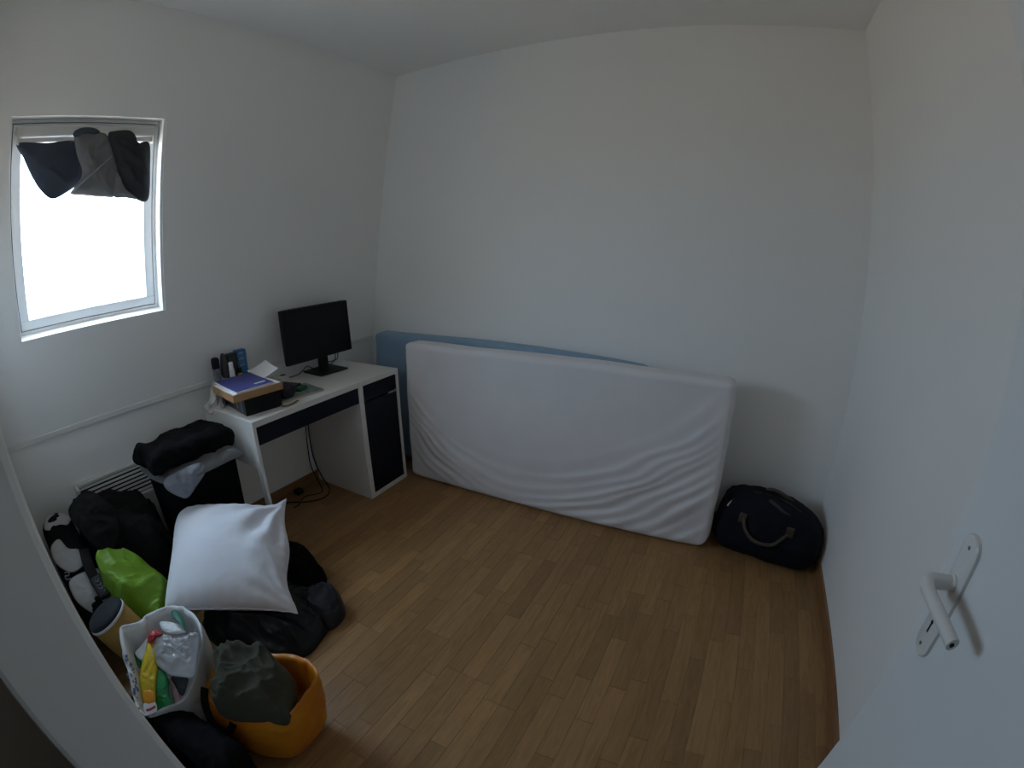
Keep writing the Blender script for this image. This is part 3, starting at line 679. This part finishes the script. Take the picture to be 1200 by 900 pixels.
# ------------------------------------------------------------------ radiator under the window
ra = thing('radiator', 'cream electric wall heater with slatted top grille', 'heater', (0.05,0.66,0.1))
bx('body', M_RADI, ra, -0.010, 0.075, 0.305, 1.010, 0.12, 0.44, 0.004)
bx('end_cap', M_RADI, ra, -0.010, 0.085, 0.290, 0.306, 0.12, 0.595, 0.004)
bx('end_cap', M_RADI, ra, -0.010, 0.085, 1.009, 1.024, 0.12, 0.595, 0.004)
bx('top_rail', M_RADI, ra, -0.010, 0.030, 0.306, 1.009, 0.580, 0.595, 0.003)
bx('inner_back', M_BLACKP, ra, -0.010, 0.010, 0.306, 1.009, 0.44, 0.58, 0.0)
for k in range(8):
    t = (k+0.5)/8; z = 0.442 + 0.140*t; x = 0.074 - 0.046*t
    bm = bmesh.new(); box(bm, -0.002, 0.002, 0.306, 1.009, -0.0055, 0.0055, 0.001, Matrix.Translation((x,0,z)) @ Matrix.Rotation(math.radians(-18),4,'Y')); mk('slat', bm, M_RADI, ra)

# ------------------------------------------------------------------ laundry hamper and the clothes on it
ha = thing('laundry_hamper', 'tall black hamper standing beside the desk', 'hamper', (0.28,0.82,0))
def hfn(p, n_):
    k = 0.90 + 0.10*(p.z/0.6+.5); return V((p.x*k, p.y*k, p.z)) + n_*0.002*nz(p, 6, 1)
hamper_body = mk('hamper_body', xf(rbox((0.158, 0.178, 0.305), 0.014, (14, 14, 22), hfn), Matrix.Translation((0.266, 0.822, 0.305))), M_BLACKF, ha, True, angle=50)
bx('hand_slot', mat('dark grey webbing', (0.03,0.03,0.03), 0.7), ha, 0.30, 0.345, 0.9935, 0.9985, 0.47, 0.50, 0.001)
bx('pale_tag', M_GREYC, ha, 0.4155, 0.4175, 0.72, 0.745, 0.38, 0.43, 0.0)
grey_shirt = mk('grey_shirt', press(heap([(0.11,0.63),(0.12,0.80),(0.12,1.00),(0.28,1.015),(0.46,1.02),(0.475,0.93),(0.485,0.80),(0.475,0.70),(0.44,0.63),(0.28,0.60)], 0.603, 0.045, 0.016, 9, 5, p=5), hamper_body), M_GREYC, None, True, label='grey shirt spread over the top of the hamper', cat='shirt')
bm = puffy([(0.452,0.62,0.635),(0.455,0.70,0.65),(0.458,0.80,0.645),(0.465,0.81,0.60),(0.472,0.745,0.555),(0.474,0.69,0.525),(0.472,0.65,0.55),(0.462,0.61,0.60)], (1,-.15,.25), 0.022, 0.034, 9, 6, back=0.6)
mk('pale_shirt', press(bm, hamper_body, grey_shirt), M_PALEB, None, True, label='pale blue grey shirt hanging over the front of the hamper', cat='shirt')
def sweat(p, n_):
    q = p + n_*folds(p, 0.034, 6, 7); return q
mk('black_sweater', press(xf(rbox((0.125, 0.215, 0.048), 0.036, (30, 50, 14), sweat), Matrix.Translation((0.30, 0.800, 0.692)) @ Matrix.Rotation(math.radians(4), 4, 'Z') @ Matrix.Rotation(math.radians(-3),4,'X')), grey_shirt, hamper_body), M_BLACKF, None, True, label='folded black sweater on top of the grey shirt', cat='sweater')

# ------------------------------------------------------------------ pile on the floor
# white pillow
pc = V((0.700, 0.708, 0.312)); pyaw, ppit, prol = -1.448, -1.125, -0.546
f_ = V((math.sin(pyaw)*math.cos(ppit), math.cos(pyaw)*math.cos(ppit), math.sin(ppit))); r_ = V((math.cos(pyaw), -math.sin(pyaw), 0)); u_ = r_.cross(f_)
pr, pu = math.cos(prol)*r_ + math.sin(prol)*u_, -math.sin(prol)*r_ + math.cos(prol)*u_
pn = pr.cross(pu).normalized()
PSIDE, PTH = 0.535, 0.135
def under(bm, gap=0.004, rows=None):
    # cloth lying under the pillow is pressed down by it
    for v in bm.verts:
        d = v.co - pc; a, b, h = d.dot(pr)*2/PSIDE, d.dot(pu)*2/PSIDE, d.dot(pn)
        if abs(a) < 1.02 and abs(b) < 1.02:
            lo = -0.75*PTH*(max(0, 1-a*a)*max(0, 1-b*b))**0.48 - gap
            if h > lo: v.co = v.co + pn*(lo-h); v.co.z = max(v.co.z, 0.0)
    return bm
# dark clothes under everything
hood = mk('navy_hood', heap([(0.93,0.86),(0.96,0.97),(1.03,1.00),(1.09,0.95),(1.10,0.86),(1.03,0.81)], 0.0, 0.165, 0.055, 7, 8), M_NAVYN, None, True, label='shiny navy nylon hood at the edge of the black coat', cat='garment')
coat = mk('dark_coat', press(under(heap([(0.62,0.50),(0.60,0.70),(0.70,0.86),(0.86,0.93),(1.00,0.975),(1.06,0.93),(1.10,0.82),(1.12,0.70),(1.06,0.61),(0.92,0.56),(0.78,0.48)], 0.0, lambda p: 0.18 - 0.06*max(0, p.x-.8)/.3, 0.085, 5.0, 3, p=3.0)), hood, gap=-0.002, way=(-0.85,-0.5,0)), M_NYLON, None, True, label='black nylon coat spread on the floor under the pillow', cat='coat')
mk('black_trousers', press(under(heap([(0.55,0.80),(0.54,0.98),(0.60,1.10),(0.72,1.13),(0.84,1.08),(0.88,0.98),(0.82,0.88),(0.70,0.80)], 0.0, 0.17, 0.07, 6.5, 12)), coat), M_BLACKF, None, True, label='rumpled black trousers heaped beside the desk leg', cat='trousers')
jk = thing('charcoal_jacket', 'charcoal jacket thrown over the pile against the heater', 'jacket', (0.25,0.42,0))
mk('jacket_body', under(heap([(0.09,0.225),(0.09,0.36),(0.09,0.52),(0.11,0.635),(0.24,0.64),(0.36,0.62),(0.43,0.56),(0.42,0.47),(0.38,0.38),(0.35,0.29),(0.28,0.225),(0.18,0.205)], 0.0, lambda p: max(0.10, 0.62 - 0.50*max(0, p.x-.13) - 0.50*max(0, p.y-.32)), 0.10, 4.5, 33, p=8)), M_CHAR, jk, True)
jn = V((0.8,-0.1,0.6)).normalized(); jc = jn.dot(V((0.335,0.2,0.525)))
mk('sleeve', puffy([plane(p, jn, jc) for p in ((80,598),(87,586),(96,577),(106,575),(118,582),(134,597),(142,622),(132,643),(118,645),(104,634),(94,622),(85,612))], jn, 0.030, 0.030, 9, 4, back=0.5), M_CHAR, jk, True)
def pillow_mesh(side, th, n_=80):
    bm = bmesh.new(); G = {}
    for sg in (1, -1):
        for i in range(n_+1):
            for j in range(n_+1):
                a, b = 2*i/n_-1, 2*j/n_-1
                border = i in (0, n_) or j in (0, n_)
                if border and sg == -1: G[(i,j,-1)] = G[(i,j,1)]; continue
                # edges drawn in between the corners
                pin = 1 - 0.085*(1-b*b)*abs(a)**3; pjn = 1 - 0.085*(1-a*a)*abs(b)**3
                x, y = a*side/2*pin, b*side/2*pjn
                h = th*((1-a*a)*(1-b*b))**0.48
                # pull creases towards the upper right corner
                d = math.hypot(a-1, b-1); ang = math.atan2(1-b, 1-a)
                wr = 0.015*math.sin(ang*13 + 2*noise.noise(V((a*2,b*2,1))))*math.exp(-((d-0.75)/0.45)**2)*(1-abs(a)**8)*(1-abs(b)**8)
                d2 = math.hypot(a-1, b+1); wr += 0.005*math.sin(math.atan2(1+b,1-a)*12)*math.exp(-((d2-.5)/.35)**2)*(1-abs(a)**8)*(1-abs(b)**8)
                er = 0.004*math.sin(b*34)*max(0, a)**6 + 0.003*math.sin(a*30)*abs(b)**6
                z = h + (wr + er)*(1 if sg == 1 else .4) + 0.006*nz((a,b,sg), 1.6, 3)*(0 if border else 1)
                # each corner pulled its own way: two rounded, two pointed
                tl, tr = max(0, -a)**4*max(0, b)**4, max(0, a)**4*max(0, b)**4
                bl, br = max(0, -a)**4*max(0, -b)**4, max(0, a)**4*max(0, -b)**4
                x += 0.045*tl - 0.010*tr + 0.018*bl - 0.004*br; y += -0.040*tl + 0.040*tr + 0.012*bl - 0.004*br
                y += 0.012*max(0, b)**3*(a*a*a); x += 0.012*math.sin(b*5+1)*max(0, a)**4
                z += 0.010*folds((a*0.6, b*0.6, 2.0*sg), 1.0, 2.2, 6)*(1-a**8)*(1-b**8)*(0.25 + 0.75*max(0, a*.6+b*.4+.3))
                G[(i,j,sg)] = bm.verts.new(pc + pr*x + pu*y + pn*(z*sg*(1 if sg == 1 else 0.75)))
    for sg in (1, -1):
        for i in range(n_):
            for j in range(n_): bm.faces.new([G[k] for k in ((i,j,sg),(i+1,j,sg),(i+1,j+1,sg),(i,j+1,sg))])
    return bm, G
bm, G = pillow_mesh(PSIDE, PTH)
press(bm, hamper_body)
tg = G[(14,80,1)].co.copy()
edge = [G[(i,0,1)].co.copy() for i in range(80)] + [G[(80,j,1)].co.copy() for j in range(80)] + [G[(i,80,1)].co.copy() for i in range(80,0,-1)] + [G[(0,j,1)].co.copy() for j in range(80,0,-1)]
pil = thing('pillow', 'plump square white pillow lying on the clothes pile', 'pillow', pc - V((0,0,0.1)))
mk('cushion', bm, M_PILLOW, pil, True)
bm = bmesh.new(); tube(bm, edge + [edge[0]], 0.0028, 0, 6); mk('piping', bm, M_PILLOW, pil, True)
bm = bmesh.new(); ribbon(bm, [tg - pn*0.004, tg + pn*0.008 + pu*0.001, tg + pn*0.018 + pu*0.002], 0.020, pu, 0.0015, 8); mk('care_label', bm, M_WHITE, pil)

# black and white sports backpack against the wall
sp = thing('sports_backpack', 'black and white sports backpack propped in the corner', 'backpack', (0.27,0.13,0.1))
TSP = Matrix.Translation((0.300, 0.138, 0.350)) @ Matrix.Rotation(math.radians(33), 4, 'Y')
def spf(p, n_):
    q = p.copy(); k = 1 - 0.18*abs(p.x/0.30)**2; q.y *= k; q.z *= k
    return q + n_*folds(p, 0.008, 7, 2)
SPB = (0.285, 0.080, 0.105)
backpack_body = mk('body', xf(rbox(SPB, 0.075, (36, 16, 18), spf), TSP), M_BLACKF, sp, True)
def sppt(x, y, z): return TSP @ V((x, y, z))
M_SPW = mat('off white panel fabric', (0.33,0.325,0.325), 0.7, 0.06, 10)
for pts_ in (((-0.27,-0.02,0.07),(-0.20,-0.06,0.085),(-0.17,0.03,0.090),(-0.20,0.07,0.082),(-0.25,0.05,0.07)),
             ((-0.10,-0.07,0.100),(-0.02,-0.078,0.104),(0.05,-0.03,0.108),(0.03,0.05,0.108),(-0.03,0.04,0.108),(-0.06,0.0,0.106),(-0.12,-0.02,0.102)),
             ((0.07,-0.05,0.106),(0.13,-0.076,0.100),(0.20,-0.06,0.092),(0.27,0.0,0.070),(0.27,0.05,0.066),(0.22,0.06,0.085),(0.15,0.02,0.098),(0.12,0.07,0.100),(0.08,0.07,0.104))):
    bm = puffy([sppt(*p) for p in pts_], TSP.to_3x3() @ V((0,0,1)), 0.014, 0.004, 16, 2, back=1.2); mk('white_panel', bm, M_SPW, sp, True)
bm = bmesh.new(); ribbon(bm, [sppt(-0.02,0.06,0.112), sppt(0.05,0.045,0.124), sppt(0.11,0.04,0.125), sppt(0.16,0.045,0.118)], 0.045, TSP.to_3x3() @ V((0,0,1)), 0.008, 20); st = mk('strap', bm, M_CHAR, sp)
buckle = mk('buckle', xf(rbox((0.055, 0.030, 0.012), 0.011, (12, 8, 4)), TSP @ Matrix.Translation((0.17, 0.045, 0.124)) @ Matrix.Rotation(-0.1,4,'Y')), M_BLACKP, st, True)
for k, x in enumerate((0.145, 0.162, 0.178, 0.195)):
    bm = bmesh.new(); tube(bm, [sppt(x,0.035,0.137), sppt(x+0.008,0.047,0.138), sppt(x-0.002,0.052,0.138)], 0.0016, 8, 5); mk('lettering', bm, M_PALEB, st)
bm = bmesh.new(); tube(bm, [sppt(0.03,-0.062,0.101), sppt(0.045,-0.045,0.112), sppt(0.055,-0.055,0.11), sppt(0.045,-0.066,0.104), sppt(0.06,-0.068,0.10), sppt(0.07,-0.05,0.108)], 0.0022, 30, 6); mk('logo', bm, M_PALEB, sp)

# lime green bag
mk('lime_bag', press(under(heap([(0.38,0.22),(0.39,0.32),(0.46,0.42),(0.56,0.47),(0.68,0.45),(0.76,0.38),(0.77,0.31),(0.70,0.24),(0.58,0.19),(0.46,0.18)], 0.0, lambda p: 0.475 - 0.42*max(0, p.x-.45) - 0.55*max(0, p.y-.28), 0.075, 4.0, 42, p=7)), backpack_body, st, buckle), M_LIME, None, True, label='lime green plastic bag squashed among the clothes', cat='bag')
# mustard tub with a dark top
mu = thing('mustard_tub', 'mustard yellow round tub with a dark top', 'tub', (0.72,0.15,0.2))
mdir = V((-0.22, -0.30, 0.93)).normalized(); ax = axis_z(mdir); c0 = onz((121,718), 0.40) - mdir*0.24
bm = bmesh.new(); lathe(bm, [(0.070,0.0),(0.079,0.02),(0.083,0.12),(0.082,0.215),(0.080,0.22)], c0, 30, ax); mk('tub_body', bm, M_MUST, mu, True, angle=40)
bm = bmesh.new(); lathe(bm, [(0.084,0.214),(0.0855,0.216),(0.0855,0.222),(0.083,0.224)], c0, 30, ax); mk('torn_rim', bm, M_TEE, mu, True, angle=40)
bm = bmesh.new(); lathe(bm, [(0.082,0.222),(0.083,0.232),(0.074,0.242),(0.03,0.247)], c0, 30, ax); mk('dark_top', bm, mat('dark slate cover', (0.010,0.012,0.016), 0.8), mu, True, angle=50)

# white carrier bag with shopping
wb = thing('white_carrier_bag', 'open white carrier bag holding food packets', 'bag', (1.05,0.26,0))
def wpx(x, y, dz=0.0):          # inside of the bag: rim plane falls towards the doorway
    return onz((130+x/5.623, 700+y/5.623), 0.44 - 0.14*max(0, y-240)/540 + dz)
rim = [wpx(*p) for p in ((60,205),(78,350),(100,480),(150,640),(215,765),(340,735),(487,645),(560,500),(578,350),(598,225),(575,150),(520,90),(430,54),(330,75),(245,112),(190,152),(125,178))]
base = []
cw = sum(rim, V())/len(rim)
for p in rim: base.append((cw.x - 0.045 + (p.x-cw.x)*0.72, max(0.175, cw.y + 0.02 + (p.y-cw.y)*0.80)))
bm = open_bag(base, rim, 0.006, 0.014, 8, 3, 0.20, n=102)
wbb = mk('bag_shell', bm, M_WBAG, wb, True)
# the bag filled up to its rim, only to keep its neighbours outside; removed again below
filled = mk('filled_bag', open_bag(base, rim, 0.006, 0.014, 8, 3, 0.002, n=102), M_WBAG)
for k in range(22):
    t = rnd.random(); u = rnd.random()
    p = wpx(88+70*t+14*u, 330+330*t); bm = bmesh.new(); sz = 0.004+0.007*rnd.random()
    bmesh.ops.create_icosphere(bm, subdivisions=1, radius=1)
    for v in bm.verts: v.co = p + V((v.co.x*sz, -0.010 + v.co.y*0.010, -0.015 - 0.05*rnd.random()*0 - 0.03*u + v.co.z*sz))
    mk('print', bm, M_BPRINT, wbb)
mk('print', puffy([wpx(*p, -0.004) for p in ((395,95),(432,82),(470,120),(492,178),(500,232),(470,185),(412,142))], (0.6,-0.5,0.6), 0.012, 0.002, 20, 1), M_GPRINT, wbb, True)
# contents
PACKED = []
def packet(name, pts, dz, t, M, label, cat, amp=0.010, f=14, seed=2, parent=None, nrm=(0.55,0.0,0.83)):
    o = mk(name, press(puffy([wpx(x, y, dz) for x, y in pts], nrm, t*0.6, amp, f*1.6, seed, back=1.2, power=6.0), wbb, *([] if parent else PACKED)), M, parent, True, label=label, cat=cat)
    if parent in (None, ys): PACKED.append(o)
    return o
ys = thing('yellow_snack_bag', 'glossy yellow and green snack bag in the white carrier bag', 'snack bag', wpx(280, 700, -0.08))
yb = packet('yellow_half', ((252,285),(300,292),(305,400),(312,470),(305,560),(300,690),(302,772),(232,778),(212,690),(192,600),(190,520),(205,430),(232,335)), -0.045, 0.030, M_YELL, None, None, parent=ys)
packet('green_half', ((300,455),(355,488),(382,560),(388,640),(412,705),(372,772),(300,818),(232,795),(236,778),(298,770),(296,600)), -0.050, 0.026, M_GREEN, None, None, seed=6, parent=ys)
packet('fruit_print', ((208,640),(230,612),(265,612),(290,640),(292,680),(255,705),(222,690)), -0.017, 0.008, mat('orange print', (0.62,0.26,0.01), 0.3), None, None, 0.001, parent=yb)
packet('name_strip', ((216,704),(292,692),(299,772),(232,778)), -0.018, 0.006, M_WBAG, None, None, 0.001, parent=yb)
packet('red_lettering', ((232,738),(262,728),(290,712),(291,728),(262,745),(236,752)), -0.010, 0.004, M_RED, None, None, 0.0005, parent=yb)
packet('red_packet', ((246,250),(288,206),(332,232),(342,246),(300,262),(270,292),(244,302)), -0.030, 0.018, M_RED, 'red packet end above the yellow snack bag', 'packet', 0.006)
packet('clear_plastic_bag', ((300,255),(390,238),(485,236),(578,240),(572,380),(545,515),(470,525),(380,505),(285,425),(280,340)), -0.040, 0.030, M_FILM, 'crinkled clear plastic bag on top of the shopping', 'plastic bag', 0.020, 18, 5)
packet('white_packet', ((322,165),(370,160),(425,170),(480,190),(492,232),(400,242),(340,216)), -0.028, 0.018, M_WBAG, 'white paper packet at the back of the carrier bag', 'packet', 0.006)
packet('green_sachet', ((128,385),(150,365),(190,400),(206,455),(185,470),(150,430)), -0.060, 0.015, M_GREEN, 'dark green sachet tucked beside the yellow snack bag', 'sachet', 0.004)
packet('paper_sheet', ((245,265),(238,330),(208,415),(160,372),(190,330)), -0.045, 0.006, M_WBAG, 'white folded paper beside the yellow snack bag', 'paper', 0.004)
packet('striped_packet', ((376,540),(402,548),(440,610),(462,670),(430,706),(412,690),(392,610)), -0.075, 0.016, mat('red grey packet', (0.35,0.03,0.03), 0.35, col2=(0.45,0.45,0.45), vscale=22), 'small red and grey packet beside the green foil', 'packet', 0.005)
packet('slate_pouch', ((400,520),(505,528),(500,590),(470,650),(420,590)), -0.085, 0.020, mat('slate cloth', (0.035,0.042,0.05), 0.7), 'dark slate pouch under the clear plastic bag', 'pouch', 0.006)
# black bag in front of it

# orange carrier bag with olive garment
ob = thing('orange_carrier_bag', 'orange carrier bag stuffed with a garment', 'bag', (1.33,0.36,0))
orim = [onz(p, z) for p, z in (((241,800),.30),((244,818),.30),((272,834),.295),((308,843),.29),((334,838),.29),((350,821),.30),((366,796),.325),((369,784),.33),((358,773),.325),((340,768),.31),((295,768),.30),((258,778),.30))]
co = sum(orim, V())/len(orim)
bm = open_bag([(co.x-0.025 + (p.x-co.x)*0.78, co.y-0.02 + (p.y-co.y)*0.78) for p in orim], orim, 0.022, 0.022, 6, 8, 0.18, n=96)
orange_shell = mk('bag_shell', press(bm, filled, way=(1,0.15,0)), M_ORANGE, ob, True)
hn = V((0.62,-0.70,0.35)).normalized(); hc = hn.dot(V((1.315,0.222,0.25)))
bm = bmesh.new(); ribbon(bm, [plane(p, hn, hc) for p in ((240,806),(240,822),(246,842),(256,857),(265,860),(272,852),(275,840),(276,830))], 0.024, hn, 0.004, 40); mk('handle', bm, M_BLACKF, ob)
HP = (0.235, 0.060, 0.139)
def hold(p, n_):
    d = folds(p, 0.012, 8, 3); return V((p.x + n_.x*d, p.y + n_.y*d, max(-HP[2], p.z + n_.z*d)))
bm = xf(rbox(HP, 0.050, (80, 22, 50), hold), Matrix.Translation((1.232, 0.120, HP[2])) @ Matrix.Rotation(math.radians(11), 4, 'Z'))
_vs = [v.co + ORG[wbb.name] for v in wbb.data.vertices]; _t = BVHTree.FromPolygons(_vs, [p.vertices[:] for p in wbb.data.polygons])
for v in bm.verts:                       # the soft side lies flat against the white bag and the wall
    h = _t.ray_cast(V((v.co.x, -0.3, v.co.z)), V((0,1,0)))[0]
    if h is not None and v.co.y > h.y - 0.002: v.co.y = h.y - 0.002
    v.co.y = max(v.co.y, 0.046)
mk('black_holdall', press(bm, orange_shell, *PACKED, way=(0,-1,0)), M_BLACKF, None, True, label='soft black holdall in front of the white carrier bag', cat='bag')
bpy.data.objects.remove(filled)
def gpx(x, y, z): q = onz((230+x/5.624, 740+y/5.624), z); return (q.x, q.y)
mk('olive_garment', heap([gpx(x, y, 0.318) for x, y in ((128,400),(130,300),(150,210),(230,150),(360,140),(500,160),(590,220),(640,300),(640,390),(600,500),(565,565),(440,545),(340,545),(190,530),(105,465))], 0.275, lambda p: 0.115, 0.095, 5.5, 51, p=6), M_OLIVE, None, True, label='crumpled olive grey garment stuffed in the orange bag', cat='garment')
